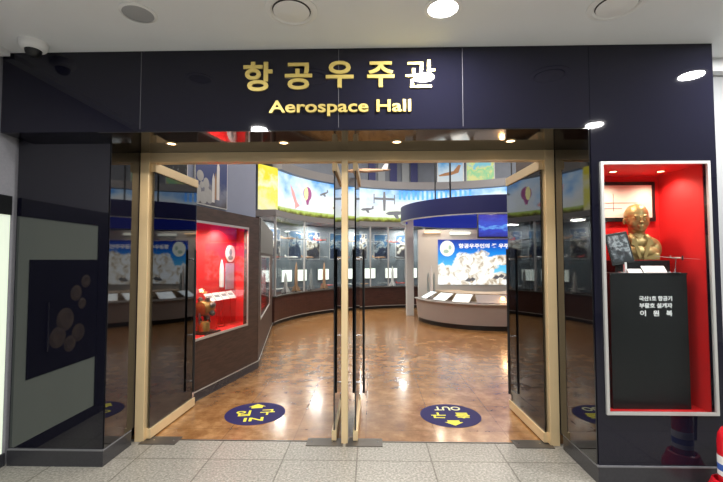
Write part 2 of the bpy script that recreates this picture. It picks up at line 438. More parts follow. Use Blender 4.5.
# ------------------------------------------------------------------ sign lettering
FP = plane((0, YR, 0))
t = thing('sign_lettering', (-.22, YR - .01, 2.69), 'large raised brass Korean lettering on the black header above the doors', 'sign lettering')
for ch, a, b, z0, z1 in (('항', -.907, -.700, 2.693, 2.905), ('공', -.611, -.417, 2.701, 2.894), ('우', -.320, -.122, 2.712, 2.904),
                        ('주', -.027, .165, 2.712, 2.896), ('관', .243, .450, 2.705, 2.904)):
    fit_text('letter', ch, (a, b, z0, z1), FP, 'letter', t, .012, .004 if ch == '관' else .024)
t = thing('sign_lettering', (-.22, YR - .01, 2.53), 'smaller raised brass English lettering reading Aerospace Hall', 'sign lettering')
split_text('letter', 'Aerospace Hall', (-.722, .280, 2.508, 2.622), FP, 'letter', t, .015, .018)

# ------------------------------------------------------------------ ceiling fittings of the lobby
def downlight(x, y, label):
    t = thing('ceiling_downlight', (x, y, ZC), label, 'ceiling light', 'white lobby downlights')
    MB().lathe([(.088, -.001), (.112, -.001), (.112, -.008), (.088, -.010)], (x, y, ZC), seg=40, caps=False).build('trim_ring', 'white', t, smooth=True)
    MB().lathe([(.001, -.005), (.090, -.005)], (x, y, ZC), seg=40, caps=False).build('lamp_disc', 'lamp', t)
    area('downlight_beam', (0, 0, -.014), LOBBY_W, .17, (1, .985, .96), parent=t)
downlight(.43, 2.348, 'lit round white downlight in the ceiling above the lettering')
downlight(2.60, 2.32, 'lit round downlight seen mirrored high in the right black panel')
downlight(2.48, 1.12, 'lit round downlight mirrored at the lower right corner of the black header')
downlight(-1.28, 1.07, 'lit round downlight mirrored at the lower left edge of the black header')
for i, (x, y) in enumerate(((.6, -1.2), (-1.5, -.5), (-1.5, -2.3), (3.4, -1.4), (.6, -3.8), (4.6, 1.2))):  # unseen downlights added behind the viewer to brighten the lobby
    downlight(x, y, 'added unseen round white downlight in the lobby ceiling behind the viewer')

def diffuser(x, y, r, label):
    t = thing('air_diffuser', (x, y, ZC), label, 'air vent', 'round ceiling air diffusers')
    MB().lathe([(r, -.0), (r, -.006), (r * .82, -.014), (r * .74, -.006)], (x, y, ZC), seg=48, caps=False).build('outer_ring', 'white', t, smooth=True)
    MB().lathe([(r * .74, -.002), (r * .73, -.004)], (x, y, ZC), seg=48).build('throat', 'shadow', t)  # black disc stands in for the shade inside the duct opening
    MB().lathe([(r * .60, -.006), (r * .70, -.012), (r * .66, -.016), (.01, -.026)], (x, y, ZC), seg=48).build('centre_cone', 'white', t)
diffuser(-.477, 2.348, .155, 'round white air diffuser in the ceiling left of the lit downlight')
diffuser(1.448, 2.344, .155, 'round white air diffuser in the ceiling right of the lit downlight')
t = thing('ceiling_speaker', (-1.415, 2.35, ZC), 'round white ceiling speaker with grey mesh grille, nearest the left wall', 'speaker')
MB().lathe([(.088, -.001), (.105, -.001), (.105, -.006), (.088, -.010)], (-1.415, 2.35, ZC), seg=44, caps=False).build('rim', 'white', t, smooth=True)
MB().lathe([(.089, -.006), (.06, -.009), (.001, -.011)], (-1.415, 2.35, ZC), seg=44, caps=False).build('grille', 'grey_plastic', t, smooth=True)
t = thing('dome_camera', (-2.33, 2.66, ZC), 'small white dome security camera on the ceiling beside the left end of the header', 'security camera')
MB().lathe([(.085, 0), (.085, -.03), (.072, -.05), (.058, -.056)], (-2.33, 2.66, ZC), seg=32).build('housing', 'white', t, smooth=True)
MB().lathe([(.050, -.056), (.046, -.078), (.030, -.098), (.004, -.104)], (-2.33, 2.66, ZC), seg=28).build('dome', 'black_satin', t, smooth=True)

# warm downlights in the soffit
for x, lb in ((-1.56, 'first'), (-.678, 'second'), (.198, 'third'), (1.068, 'fourth')):
    t = thing('soffit_downlight', (x, 3.07, ZS - .002), 'small warm downlight under the black header, %s from the left' % lb, 'ceiling light', 'warm downlights above the doors')
    MB().lathe([(.030, -.001), (.042, -.001), (.042, -.005), (.030, -.006)], (x, 3.07, ZS - .002), seg=28, caps=False).build('trim_ring', 'gold', t, smooth=True)
    MB().lathe([(.001, -.003), (.031, -.003)], (x, 3.07, ZS - .002), seg=28, caps=False).build('lamp_disc', 'lamp_warm', t)
    l = spot('soffit_beam', (0, 0, -.02), 14, (1, .80, .56), 150); l.parent = t

# pale panel on the left wall, glow put into its material, mirrored in left pier
t = thing('glowing_board', (-2.685, 2.25, .1), 'glowing pale green panel on the left lobby wall beside the black pier', 'board')
MB().box(-2.69, -2.672, 2.02, 2.90, .10, 1.83).build('board', 'glow_board', t)
MB().box(-2.69, -2.660, 1.89, 2.90, 1.83, 1.97).box(-2.69, -2.66, 1.89, 2.02, .10, 1.83).build('frame', 'black_satin', t)
MB().box(-2.672, -2.664, 2.025, 2.80, .57, 1.50).build('poster', 'black_satin', t)
for y, z, r in ((2.42, .98, .10), (2.26, .84, .08), (2.36, .76, .07), (2.50, .84, .09), (2.30, 1.20, .07), (2.18, 1.30, .06), (2.22, 1.10, .05)):
    MB().lathe([(.001, .003), (r * .6, .006), (r, 0)], (-2.664, y, z), axis='X', seg=28, caps=False).build('printed_disc', 'disc_print', t)
MB().tube([(-2.655, 2.62, .75), (-2.655, 2.62, 1.15)], .008).build('handle', 'chrome', t, smooth=True)

# ------------------------------------------------------------------ floor decals
def decal(x, y, flip, ko, en, label):
    t = thing('floor_sticker', (x, y, 0), label, 'floor sticker', 'round navy way markers on the hall floor')
    MB().lathe([(.288, .0005), (.288, .002)], (x, y, 0), seg=64).build('disc', 'decal', t)
    m = Matrix.Translation((x, y, .002)) @ Matrix.Rotation(PI if flip else 0.17, 4, 'Z')
    fit_text('letter', ko[0], (-.185, -.045, -.06, .075), m, 'yellow', t, .001, .02)
    fit_text('letter', ko[1], (.045, .185, -.06, .075), m, 'yellow', t, .001, .02)
    fit_text('lettering', en, (-.09, .09, -.20, -.115) if not flip else (-.13, .13, -.22, -.12), m, 'yellow' if not flip else 'pale_yellow', t, .001, .02)
    MB(m).prism([(-.055, .13), (.055, .13), (.055, .17), (.085, .17), (0, .245), (-.085, .17), (-.055, .17)], .001).build('arrow', 'yellow', t)
decal(-1.135, 3.965, False, '입구', 'IN', 'round navy floor sticker reading IN with yellow arrow, in the left doorway')
decal(.757, 3.955, True, '출구', 'OUT', 'round navy floor sticker reading OUT upside down, in the right doorway')

# ------------------------------------------------------------------ right showcase
t = thing('wall_showcase', ((OX0 + OX1) / 2, YR, OZ0), 'red-lined wall showcase with silver frame in the right black pier', 'showcase')
YB = 3.27
f_ = .014
MB().box(OX0 - .005, OX1 + .005, YR - .018, YR + .0, OZ1 - f_, OZ1 + .005).box(OX0 - .005, OX1 + .005, YR - .018, YR, OZ0 - .005, OZ0 + f_)\
    .box(OX0 - .005, OX0 + f_, YR - .018, YR, OZ0 + f_, OZ1 - f_).box(OX1 - f_, OX1 + .005, YR - .018, YR, OZ0 + f_, OZ1 - f_).build('frame', 'silver', t)
MB().box(OX0 + f_ * .8, OX1 - f_, YR - .008, YR - .002, OZ0 + f_, OZ1 - f_).build('glass_pane', 'clear_glass', t)
lin = MB().box(OX0 - .02, OX1 + .02, YB, YB + .02, OZ0 - .02, OZ1 + .02).box(OX0 - .04, OX0 - .02, YR + .045, YB, OZ0 - .02, OZ1 + .02)\
    .box(OX1 + .0, OX1 + .02, YR + .045, YB, OZ0 - .02, OZ1 + .02).box(OX0 - .02, OX1, YR + .045, YB, OZ1 + .0, OZ1 + .02)\
    .box(OX0 - .02, OX1, YR + .045, YB, OZ0 - .03, OZ0 - .01).build('red_lining', 'red', t)
for x in (1.835, 2.19):
    q = MB().lathe([(.024, -.001), (.036, -.001), (.036, -.005), (.024, -.006)], (x, 3.07, OZ1), seg=24, caps=False).build('spotlight_ring', 'chrome', t, smooth=True)
    MB().lathe([(.001, -.003), (.025, -.003)], (x, 3.07, OZ1), seg=24, caps=False).build('lamp_disc', 'lamp_warm', q)
    spot('showcase_beam', (x, 3.07, OZ1 - .03), 11, (1, .80, .62), 150, .8, .02)
PX0, PX1, PY0, PY1, PZ = 1.690, 2.225, 2.90, 3.22, 1.402
t = thing('display_plinth', ((PX0 + PX1) / 2, 3.06, OZ0), 'tall black plinth with white Korean lettering inside the red showcase', 'plinth')
MB().box(PX0, PX1, PY0, PY1, OZ0 - .008, PZ - .012).build('column', 'black_satin', t)
MB().box(PX0 - .004, PX1 + .004, PY0 - .004, PY1 + .004, PZ - .012, PZ, bev=.002).build('top', 'black_satin', t)
PP = plane((0, PY0, 0))
fit_text('lettering', '국산1호 항공기', (1.890, 2.118, 1.205, 1.240), PP, 'letter_white', t, .002, .03)
fit_text('lettering', '부활호 설계자', (1.890, 2.118, 1.155, 1.190), PP, 'letter_white', t, .002, .03)
for ch, a in (('이', 1.893), ('원', 1.984), ('복', 2.075)): fit_text('letter', ch, (a, a + .041, 1.098, 1.139), PP, 'letter_white', t, .002, .03)
t = MB().box(1.80, 2.20, 3.02, 3.20, PZ, 1.49, bev=.003).build('riser_block', 'black_satin')
tag(t, 'low black riser block under the golden bust', 'riser')

# the bust: one remeshed body
def bust():
    t = thing('bust', (2.02, 3.11, 1.49), 'golden bronze bust of a bald person in glasses and open-collared jacket', 'bust')
    R = Matrix.Rotation(math.radians(-14), 4, 'Z')     # turned a little to the viewer's right
    b = MB(Matrix.Translation((2.02, 3.10, 1.494)) @ R @ Matrix.Scale(1.0, 4))
    e = b.ellipsoid
    e((0, .012, .335), (.080, .094, .092))          # cranium
    e((0, -.016, .292), (.070, .074, .088))         # face
    e((0, -.022, .245), (.056, .058, .045))         # jaw
    e((0, -.052, .228), (.030, .030, .022))         # chin
    e((-.036, -.046, .275), (.028, .030, .032)); e((.036, -.046, .275), (.028, .030, .032))   # cheeks
    e((-.027, -.080, .326), (.022, .009, .006)); e((.027, -.080, .326), (.022, .009, .006))   # brows
    e((0, -.090, .298), (.009, .014, .026)); e((0, -.098, .279), (.015, .013, .010))           # nose
    e((0, -.084, .251), (.021, .009, .0055)); e((0, -.082, .241), (.018, .009, .006))          # lips
    for s_ in (-1, 1):
        e((s_ * .027, -.079, .308), (.012, .008, .007))                                       # eyes
        e((s_ * .082, .014, .296), (.008, .015, .024)); e((s_ * .081, .008, .276), (.007, .009, .010))   # ears
    b.lathe([(.064, .0), (.054, .06), (.054, .12)], (0, .012, .15), seg=24)                   # neck
    e((0, .010, .128), (.142, .080, .062)); e((0, -.005, .060), (.140, .085, .058))           # shoulders, chest
    e((-.108, .015, .082), (.052, .062, .080)); e((.108, .015, .082), (.052, .062, .080)); e((-.05, -.02, .15), (.035, .05, .045)); e((.05, -.02, .15), (.035, .05, .045))
    b.box(-.12, .12, -.07, .075, .0, .05)
    o = b.build('figure', 'bronze', t)
    m = o.modifiers.new('r', 'REMESH'); m.mode = 'VOXEL'; m.voxel_size = .0045; m.use_smooth_shade = True
    m = o.modifiers.new('s', 'SMOOTH'); m.iterations = 3; m.factor = .5
    T = b.m
    c = MB(T)                                                                                  # lapels and collar
    for s_ in (-1, 1):
        c.prism([(s_ * .006, .02), (s_ * .040, .165), (s_ * .066, .150), (s_ * .072, .115), (s_ * .052, .105), (s_ * .022, .01)], .010, Matrix.Translation((0, -.084, 0)) @ Matrix.Rotation(PI / 2, 4, 'X') @ Matrix.Rotation(math.radians(0), 4, 'Z'))
    c.build('lapel', 'bronze', t)
    g = MB(T)
    for s_ in (-1, 1):
        pts = [(s_ * .030 + .021 * math.cos(a), -.096, .306 + .016 * math.sin(a)) for a in [k * 2 * PI / 20 for k in range(21)]]
        g.tube(pts, .0014, 6); g.tube([(s_ * .051, -.094, .310), (s_ * .070, -.05, .312), (s_ * .084, .005, .308)], .0014, 6)
    g.tube([(-.009, -.098, .310), (.009, -.098, .310)], .0014, 6)
    g.build('glasses', 'bronze', t, smooth=True)
bust()

# framed certificate on the back wall
t = thing('framed_certificate', (2.0, YB - .01, 1.80), 'framed pale certificate hung on the red wall behind the golden bust', 'framed picture')
MB().box(1.73, 2.265, YB - .026, YB - .002, 1.80, 2.118).build('frame', 'black_satin', t)
MB().box(1.755, 2.235, YB - .030, YB - .026, 1.83, 2.088).build('paper', 'paper', t)
MB().box(1.93, 1.934, YB - .032, YB - .030, 1.88, 2.02).box(1.80, 2.12, YB - .032, YB - .030, 1.945, 1.950)\
    .box(1.86, 2.0, YB - .032, YB - .030, 1.90, 1.905).build('drawing', 'print_dark', t)
# leaning portrait panel on stand
t = thing('photo_panel', (1.86, 2.96, PZ), 'tilted dark photo panel on a small white foot, left of the bust', 'photo panel')
RM = Matrix.Translation((1.84, 2.965, PZ + .055)) @ Matrix.Rotation(math.radians(-12), 4, 'Y') @ Matrix.Rotation(math.radians(-10), 4, 'X')
RM = Matrix.Translation((1.835, 2.975, PZ + .060)) @ Matrix.Rotation(math.radians(-8), 4, 'X') @ Matrix.Rotation(math.radians(-9), 4, 'Y') 
MB(RM).box(-.084, .084, -.005, .005, 0, .235, bev=.004).build('panel', 'black_satin', t)
pm = picture('photo_print', 0, 0, 0, [(.3, (.02, .025, .03)), (.5, (.12, .14, .16)), (.62, (.35, .4, .42)), (.8, (.05, .06, .07))], nscale=18, zmin=.0, zmax=.3, warp=.5)
MB(RM).box(-.070, .070, -.0075, -.005, .02, .216).build('photograph', pm, t)
MB().box(1.838, 1.852, 2.965, 2.985, PZ, PZ + .075).box(1.81, 1.88, 2.955, 3.0, PZ, PZ + .004).build('foot', 'white', t)
# name plates
for (a, b_, c_, lb) in ((1.845, 1.945, .035, 'narrow white caption plate on the plinth in front of the bust'),
                        (1.955, 2.12, .062, 'wide white caption plate on the plinth in front of the bust')):
    t = thing('caption_plate', ((a + b_) / 2, 2.96, PZ), lb, 'caption plate', 'white caption plates on the plinth')
    pmx = Matrix.Translation((0, 2.935, PZ)) @ Matrix.Rotation(math.radians(-38), 4, 'X')
    MB(pmx).box(a, b_, 0, .004, 0, c_).build('plate', 'letter_white', t)
    MB(pmx).box(a + .012, b_ - .02, -.0008, 0, c_ * .62, c_ * .70).box(a + .012, b_ - .012, -.0008, 0, c_ * .36, c_ * .44).build('caption_lines', 'model_grey', t)

def aircraft(name, label, cat, m, group=None, L=.3, span=.3, kind='jet', stand=None, mtx=None, tailm=None, parts=True):
    t = thing(name, (0, 0, 0), label, cat, group)
    r = L * .045
    MB().lathe([(r * .05, -L * .5), (r * .55, -L * .42), (r, -L * .25), (r * 1.05, 0), (r * .8, L * .25), (r * .35, L * .5)], axis='X', seg=14).build('fuselage', m, t, smooth=True)
    if kind == 'jet':
        w_ = [(-L * .05, 0), (L * .13, -span / 2), (L * .2, -span / 2), (L * .15, 0), (L * .2, span / 2), (L * .13, span / 2)]
    else:
        w_ = [(-L * .2, -span * .08), (-L * .17, -span / 2), (-L * .03, -span / 2), (0, 0), (-L * .03, span / 2), (-L * .17, span / 2), (-L * .2, span * .08)]
    MB().prism(w_, L * .012, Matrix.Translation((0, 0, 0))).build('wing', m, t)
    MB().prism([(L * .36, 0), (L * .46, -span * .17), (L * .5, -span * .17), (L * .48, 0), (L * .5, span * .17), (L * .46, span * .17)], L * .010, Matrix.Translation((0, 0, L * .01))).build('tailplane', m, t)
    MB().prism([(L * .33, 0), (L * .43, L * .13), (L * .5, L * .13), (L * .48, 0)], L * .012, Matrix.Translation((0, L * .006, L * .01)) @ Matrix.Rotation(PI / 2, 4, 'X')).build('fin', tailm or m, t)
    MB().ellipsoid((-L * .22, 0, r * .7), (L * .07, r * .5, r * .6), seg=12).build('canopy', 'black_satin', t, smooth=True)
    if kind == 'prop':
        MB().box(-L * .515, -L * .505, -.006, .006, -L * .12, L * .12).build('propeller', 'black', t)
    if stand: MB().lathe([(.004, -stand), (.004, 0)], seg=8).lathe([(.04, -stand), (.04, -stand + .004)], seg=20).build('stand', 'chrome', t, smooth=True)
    return t
a = aircraft('aircraft_model', 'long-winged silver aircraft model on a thin stand, right of the bust', 'aircraft model', 'silver', L=.13, span=.29, kind='prop', stand=.105)
a.location = (2.155, 2.90, PZ + .106); a.rotation_euler = (math.radians(4), 0, math.radians(86))

# fire extinguisher on its red base at the frame's right edge
EX, EY = 2.237, 2.60
t = thing('extinguisher_stand', (EX - .015, EY, 0), 'low red round plastic stand under the fire extinguisher beside the right pier', 'stand')
MB().lathe([(.128, .0), (.130, .015), (.125, .06), (.105, .10), (.095, .125), (.082, .13), (.082, .06)], (EX - .015, EY, 0), seg=40).build('base', 'extred', t, smooth=True)
t = thing('fire_extinguisher', (EX, EY, .062), 'red fire extinguisher with white and blue label beside the right pier', 'fire extinguisher')
EL = (EX - .015, EY, .062)
MB().lathe([(.060, .0), (.064, .012), (.064, .30), (.058, .35), (.040, .385), (.022, .40), (.020, .41)], EL, seg=36).build('cylinder', 'extred', t, smooth=True)
MB().lathe([(.0645, .10), (.0645, .22)], EL, seg=36, caps=False).build('label_band', 'letter_white', t, smooth=True)
MB().lathe([(.0648, .13), (.0648, .17)], EL, seg=36, caps=False).build('label_stripe', 'blue_label', t, smooth=True)
MB().lathe([(.020, .41), (.020, .45), (.012, .46)], EL, seg=20).build('valve', 'chrome', t, smooth=True)
MB().box(EX - .02, EX + .11, EY - .008, EY + .008, .515, .527).box(EX - .01, EX + .11, EY - .008, EY + .008, .545, .556).build('lever', 'black', t)
MB().tube([(EX, EY, .50), (EX + .08, EY - .01, .49), (EX + .10, EY - .02, .38), (EX + .09, EY - .02, .20)], .010).build('hose', 'black', t, smooth=True)

# ------------------------------------------------------------------ hall shell
struct(MB().box(-6.2, -6, YD + .1, 15, 0, 5.2).build('wall_hall_left', 'bluegrey'))
struct(MB().box(8, 8.2, YD + .1, 15, 0, 5.2).build('wall_hall_right', 'bluegrey'))
struct(MB().box(-6, 8, 15, 15.2, 0, 5.2).build('wall_hall_back', 'bluegrey'))
struct(MB().box(-6.2, 8.2, YD + .12, 15.2, 5.2, 5.35).build('ceiling_hall', 'dark_ceiling'))
struct(MB().box(-6.2, -2.67, YD + .1, YD + .2, 0, 5.2).box(XR2, 8.2, YD + .1, YD + .2, 0, 5.2).box(-2.67, XR2, YD + .125, YD + .2, 3.0, 5.2).build('wall_hall_front', 'bluegrey'))
struct(MB().box(1.62, 1.68, YD + .2, 4.5, 0, 3.2).build('wall_hall_right_return', 'brown'))
struct(MB().box(1.66, 8, 4.5, 4.56, 0, 3.2).build('wall_hall_side', 'brown'))

# angled brown wall with the first red showcase (local x along the wall, local y into the case)
WM = Matrix.Translation((-1.874, 4.248, 0)) @ Matrix.Rotation(math.atan2(.97622, .21677), 4, 'Z')
L0, L1 = -.93, 1.366
cx0, cx1, cz0, cz1 = -.08, 1.085, .64, 1.915
b = MB(WM).box(L0, cx0, 0, .06, .1, 2.08).box(cx1, L1, 0, .06, .1, 2.08).box(cx0, cx1, 0, .06, .1, cz0).box(cx0, cx1, 0, .06, cz1, 2.08)
struct(b.build('wall_left_showcases', 'brown'))
struct(MB(WM).box(L0, L1, .05, .12, 2.08, 3.6).build('wall_left_upper', 'bluegrey'))
o = struct(MB(WM).box(L0, L1, -.012, .06, 0, .1).build('baseboard_hall_left', 'kick'))
MB(WM).box(L0, L1, -.016, -.01, .096, .108).build('top_edge', 'silver', o)
def local_case(mtx, x0, x1, z0, z1, depth, ext, label, light=30):
    t = thing('wall_showcase', tuple(mtx @ Vector(((x0 + x1) / 2, 0, z0))), label, 'showcase', 'red-lined showcases in the brown wall')
    MB(mtx).box(x0, x1, -.012, .0, z1 - .018, z1 + .008).box(x0, x1, -.012, 0, z0 - .008, z0 + .018).box(x0, x0 + .022, -.012, 0, z0, z1)\
        .box(x1 - .022, x1, -.012, 0, z0, z1).build('frame', 'silver', t)
    MB(mtx).box(x0 + .022, x1 - .022, -.006, -.002, z0 + .018, z1 - .018).build('glass_pane', 'case_glass', t)
    e0, e1 = ext
    MB(mtx).box(x0 - e0, x1 + e1, depth, depth + .02, z0 - .02, z1 + .04).box(x0 - e0, x1 + e1, .065, depth, z0 - .03, z0 - .005)\
        .box(x0 - e0, x1 + e1, .065, depth, z1 + .02, z1 + .04).box(x0 - e0 - .02, x0 - e0, .065, depth + .02, z0 - .03, z1 + .04)\
        .box(x1 + e1, x1 + e1 + .02, .065, depth + .02, z0 - .03, z1 + .04).build('red_lining', 'red', t)
    n = max(1, int((x1 - x0) / .45))
    for k in range(n):
        xx = x0 + (k + .6) * (x1 - x0) / n
        q = MB(mtx).lathe([(.02, -.001), (.034, -.001), (.034, -.005)], (xx, .17, z1 + .02), seg=20, caps=False).build('spotlight_ring', 'chrome', t)
        MB(mtx).lathe([(.001, -.003), (.025, -.003)], (xx, .20, z1 + .02), seg=20, caps=False).build('lamp_disc', 'lamp_warm', q)
        spot('showcase_beam', mtx @ Vector((xx, .17, z1 - .01)), light / n, (1, .85, .72), 160, .8, .03)
    return t
local_case(WM, cx0, cx1, cz0, cz1, .32, (.25, .24), 'large red-lined showcase in the brown wall beside the left open door', 90)
# engine exhibit
t = thing('engine_exhibit', tuple(WM @ Vector((.47, .19, cz0))), 'brass and steel aircraft engine standing in the large red showcase', 'aircraft engine')
EM = WM @ Matrix.Translation((.47, .19, cz0 + .0)) @ Matrix.Scale(.80, 4)
MB(EM).lathe([(.06, -.17), (.10, -.15), (.115, -.06), (.115, .03), (.09, .10), (.06, .12)], (0, 0, .36), axis='X', seg=24).build('crankcase', 'camo', t, smooth=True)
for k in range(7):
    a_ = 2 * PI * k / 7 + .3; mk = EM @ Matrix.Translation((-.03, 0, .36)) @ Matrix.Rotation(a_, 4, 'X')
    MB(mk).lathe([(.036, .09), (.04, .10), (.032, .11), (.04, .12), (.032, .13), (.04, .14), (.032, .15), (.038, .165), (.02, .18)], seg=16).build('piston', 'engine_grey', t)
MB(EM).lathe([(.05, 0), (.085, .02), (.085, .14), (.07, .16)], (-.10, -.03, .02), axis='Z', seg=20).build('magneto', 'camo', t, smooth=True)
MB(EM).tube([(-.16, 0, .30), (-.19, -.02, .18), (-.12, -.02, .03)], .018).tube([(.06, .02, .30), (.12, .02, .15), (.05, 0, .02)], .016).tube([(-.10, .05, .25), (0, .05, .12), (.02, .05, .02)], .014).build('exhaust_pipe', 'engine_grey', t, smooth=True)
MB(EM).box(-.20, .16, -.14, .14, 0, .018).build('base_plate', 'black', t)
for k in range(4):
    x_ = .62 + k * .155
    lb = ['nearest the door', 'second from the door', 'third from the door', 'farthest from the door'][k]
    t = thing('caption_plate', tuple(WM @ Vector((x_, .25, 1.0))), 'small white tilted caption plate in the large red showcase, %s' % lb, 'caption plate', 'tilted caption plates in the large red showcase')
    km = WM @ Matrix.Translation((x_, .25, 1.03)) @ Matrix.Rotation(math.radians(50), 4, 'X')
    MB(km).box(-.07, .07, -.06, .06, 0, .006).build('plate', 'letter_white', t)
    MB(km).box(-.05, .05, -.01, .03, .006, .007).build('caption_lines', 'model_grey', t)
    MB(WM).box(x_ - .005, x_ + .005, .245, .255, cz0 - .005, 1.03).build('post', 'red', t)
t = thing('round_portrait_poster', tuple(WM @ Vector((1.16, .315, 1.15))), 'tall purple poster with a round white portrait in the large red showcase', 'poster')
pp = picture('purple_print', 0, 0, 0, [(.0, (.5, .5, .6)), (.4, (.6, .45, .62)), (.6, (.20, .10, .35)), (1, (.6, .5, .7))], 12, 0, 1, .4)
MB(WM).box(1.06, 1.26, .312, .319, 1.10, 1.45).build('print', pp, t)
MB(WM).lathe([(.001, -.006), (.115, -.006), (.115, 0)], (1.16, .312, 1.58), axis='Y', seg=32, caps=False).build('portrait_disc', 'letter_white', t)
MB(WM).ellipsoid((1.16, .305, 1.60), (.035, .004, .048)).ellipsoid((1.16, .305, 1.525), (.06, .004, .03)).build('portrait', 'model_grey', t)
t = MB(WM).box(.20, .34, .312, .319, 1.25, 1.50).build('information_poster', 'letter_white')
tag(t, 'pale information poster on the red back wall nearest the open left door', 'poster')
t = thing('rocket_model', tuple(WM @ Vector((.86, .27, 1.12))), 'tall clear rocket model standing in the large red showcase', 'rocket model')
MB(WM).lathe([(.03, .5), (.03, .74), (.02, .80), (.004, .86)], (.93, .29, cz0 - .0), seg=16).build('body', 'model_white', t, smooth=True)
MB(WM).lathe([(.05, .0), (.05, .015), (.008, .02), (.008, .5)], (.93, .29, cz0 - .0), seg=16).build('stand', 'red', t)

# shuttle launch poster and grey engine poster on the upper wall
def wallpic(name, x0, x1, z0, z1, m, label, cat='poster', y=.046):
    t = thing(name, tuple(WM @ Vector(((x0 + x1) / 2, y, z0))), label, cat)
    MB(WM).box(x0 - .012, x1 + .012, y - .012, y + .003, z0 - .012, z1 + .012).build('mount', 'white', t)
    MB(WM).box(x0, x1, y - .015, y - .012, z0, z1).build('print', m, t)
    return t
shm = picture('launch_sky', 0, 0, 0, [(.0, (.10, .09, .10)), (.20, (.20, .22, .30)), (.28, (.06, .08, .20)), (.34, (.014, .035, .19)), (1, (.010, .028, .17))], 7, 0, .9, .12)
t = wallpic('launch_poster', .02, .62, 2.12, 3.0, shm, 'blue poster of a space shuttle launch above the large red showcase')
for px_, pw, pz0, pz1, mm in ((.43, .028, 2.20, 2.66, 'model_white'), (.38, .016, 2.20, 2.52, 'model_tan'), (.34, .026, 2.16, 2.50, 'model_white')):
    MB(WM).prism([(px_ - pw, pz0), (px_ + pw, pz0), (px_ + pw, pz1 - .07), (px_, pz1), (px_ - pw, pz1 - .07)], .003, Matrix.Translation((0, .031, 0)) @ Matrix.Rotation(PI / 2, 4, 'X')).build('printed_shuttle', mm, t)
q = MB(WM)
for k in range(16):
    xx = .03 + random.random() * .30; q.lathe([(.001, -.003), (.03 + .05 * random.random(), -.001)], (xx, .0305, 2.16 + random.random() * (.34 - xx * .6)), axis='Y', seg=16, caps=False)
q.build('printed_smoke', 'grey_plastic', t)
gm = picture('grey_machinery_print', 0, 0, .1, [(.35, (.01, .012, .02)), (.48, (.12, .13, .15)), (.6, (.6, .62, .65))], 22, 0, 1, .6)
wallpic('machinery_poster', -.80, -.12, 2.12, 3.0, gm, 'black and white machinery poster above the left open door leaf')

# second brown wall section with a smaller red showcase
A = Vector((-1.578, 5.60)); B = Vector((-2.20, 8.9)); d_ = (B - A)
SM = Matrix.Translation((A.x, A.y, 0)) @ Matrix.Rotation(math.atan2(d_.y, d_.x), 4, 'Z')
LL = d_.length
sx0, sx1, sz0, sz1 = .30, 2.35, .62, 1.55
b = MB(SM).box(0, sx0, 0, .06, .1, 2.10).box(sx1, LL, 0, .06, .1, 2.10).box(sx0, sx1, 0, .06, .1, sz0).box(sx0, sx1, 0, .06, sz1, 2.10)
struct(b.build('wall_left_far', 'brown'))
o = struct(MB(SM).box(0, LL, -.012, .06, 0, .1).build('baseboard_hall_far', 'kick'))
MB(SM).box(0, LL, -.016, -.01, .096, .108).build('top_edge', 'silver', o)
local_case(SM, sx0, sx1, sz0, sz1, .40, (.1, .3), 'narrow-looking red-lined showcase farther along the brown wall', 40)
MBm = SM
t = thing('grey_pelmet', tuple(SM @ Vector((1.5, 0, 1.6))), 'grey panel above the farther red showcase', 'panel')
MB(SM).box(.12, LL, -.012, -.001, 1.60, 2.10).build('board', 'warm_grey', t)

# ------------------------------------------------------------------ curved ring: mural, rail, clerestory, display case
RC = (1.8, 8.6); RO = .37
def rarc(r0, r1, *a, **k): return MB().arc(RC, r0 + RO, r1 + RO, *a, **k)
mural_m = picture('sky_mural', 0, 0, 1.2, [(.0, (.85, .92, .75)), (.25, (.80, .84, .80)), (.5, (.82, .86, .90)), (.72, (.55, .75, .95)), (.95, (.12, .38, .85))], 1.1, 0, 1.1, .45, (1, 1, 1.4))
t = thing('sky_mural', (RC[0], RC[1], 2.7), 'curved backlit mural of sky, clouds and aircraft above the glass display case', 'mural')
A0, A1 = -20, 163.5
rarc(3.90, 3.98, A0, A1, 2.82, 3.70, 90).build('backlit_print', mural_m, t, smooth=True)
grass_m = picture('grass_print', 0, 0, .9, [(.0, (.10, .09, .02)), (.35, (.35, .38, .05)), (.5, (.55, .72, .12)), (1, (.75, .85, .45))], 6, 0, .14, .3)
rarc(3.89, 3.98, A0, A1, 2.68, 2.82, 90).build('grass_border', grass_m, t, smooth=True)
def on_ring(a, r, z):
    r += RO
    return Vector((RC[0] + r * math.cos(math.radians(a)), RC[1] + r * math.sin(math.radians(a)), z))
def ring_mtx(a, r, z):  # x to the viewer's right along the ring, y up, z towards the centre
    p = on_ring(a, r, z); n = Vector((-math.cos(math.radians(a)), -math.sin(math.radians(a)), 0)); up = Vector((0, 0, 1)); xx = up.cross(n)
    return Matrix(((xx.x, up.x, n.x, p.x), (xx.y, up.y, n.y, p.y), (xx.z, up.z, n.z, p.z), (0, 0, 0, 1)))
def ell(rx, ry, n=24, cx=0, cy=0): return [(cx + rx * math.cos(2 * PI * k / n), cy + ry * math.sin(2 * PI * k / n)) for k in range(n)]
M['balloon_purple'] = mat('balloon_purple', (.30, .08, .22), .5, emit=(.30, .08, .22), es=.6)
M['balloon_yellow'] = mat('balloon_yellow', (.75, .70, .30), .5, emit=(.8, .75, .35), es=.8)
M['print_grey'] = mat('print_grey', (.14, .15, .17), .5, emit=(.14, .15, .17), es=.5)
M['print_brown'] = mat('print_brown', (.30, .14, .06), .5, emit=(.3, .14, .06), es=.5)
M['print_blue'] = mat('print_blue', (.08, .30, .75), .5, emit=(.08, .30, .8), es=.9)
M['print_pink'] = mat('print_pink', (.6, .3, .3), .5, emit=(.6, .3, .3), es=.6)
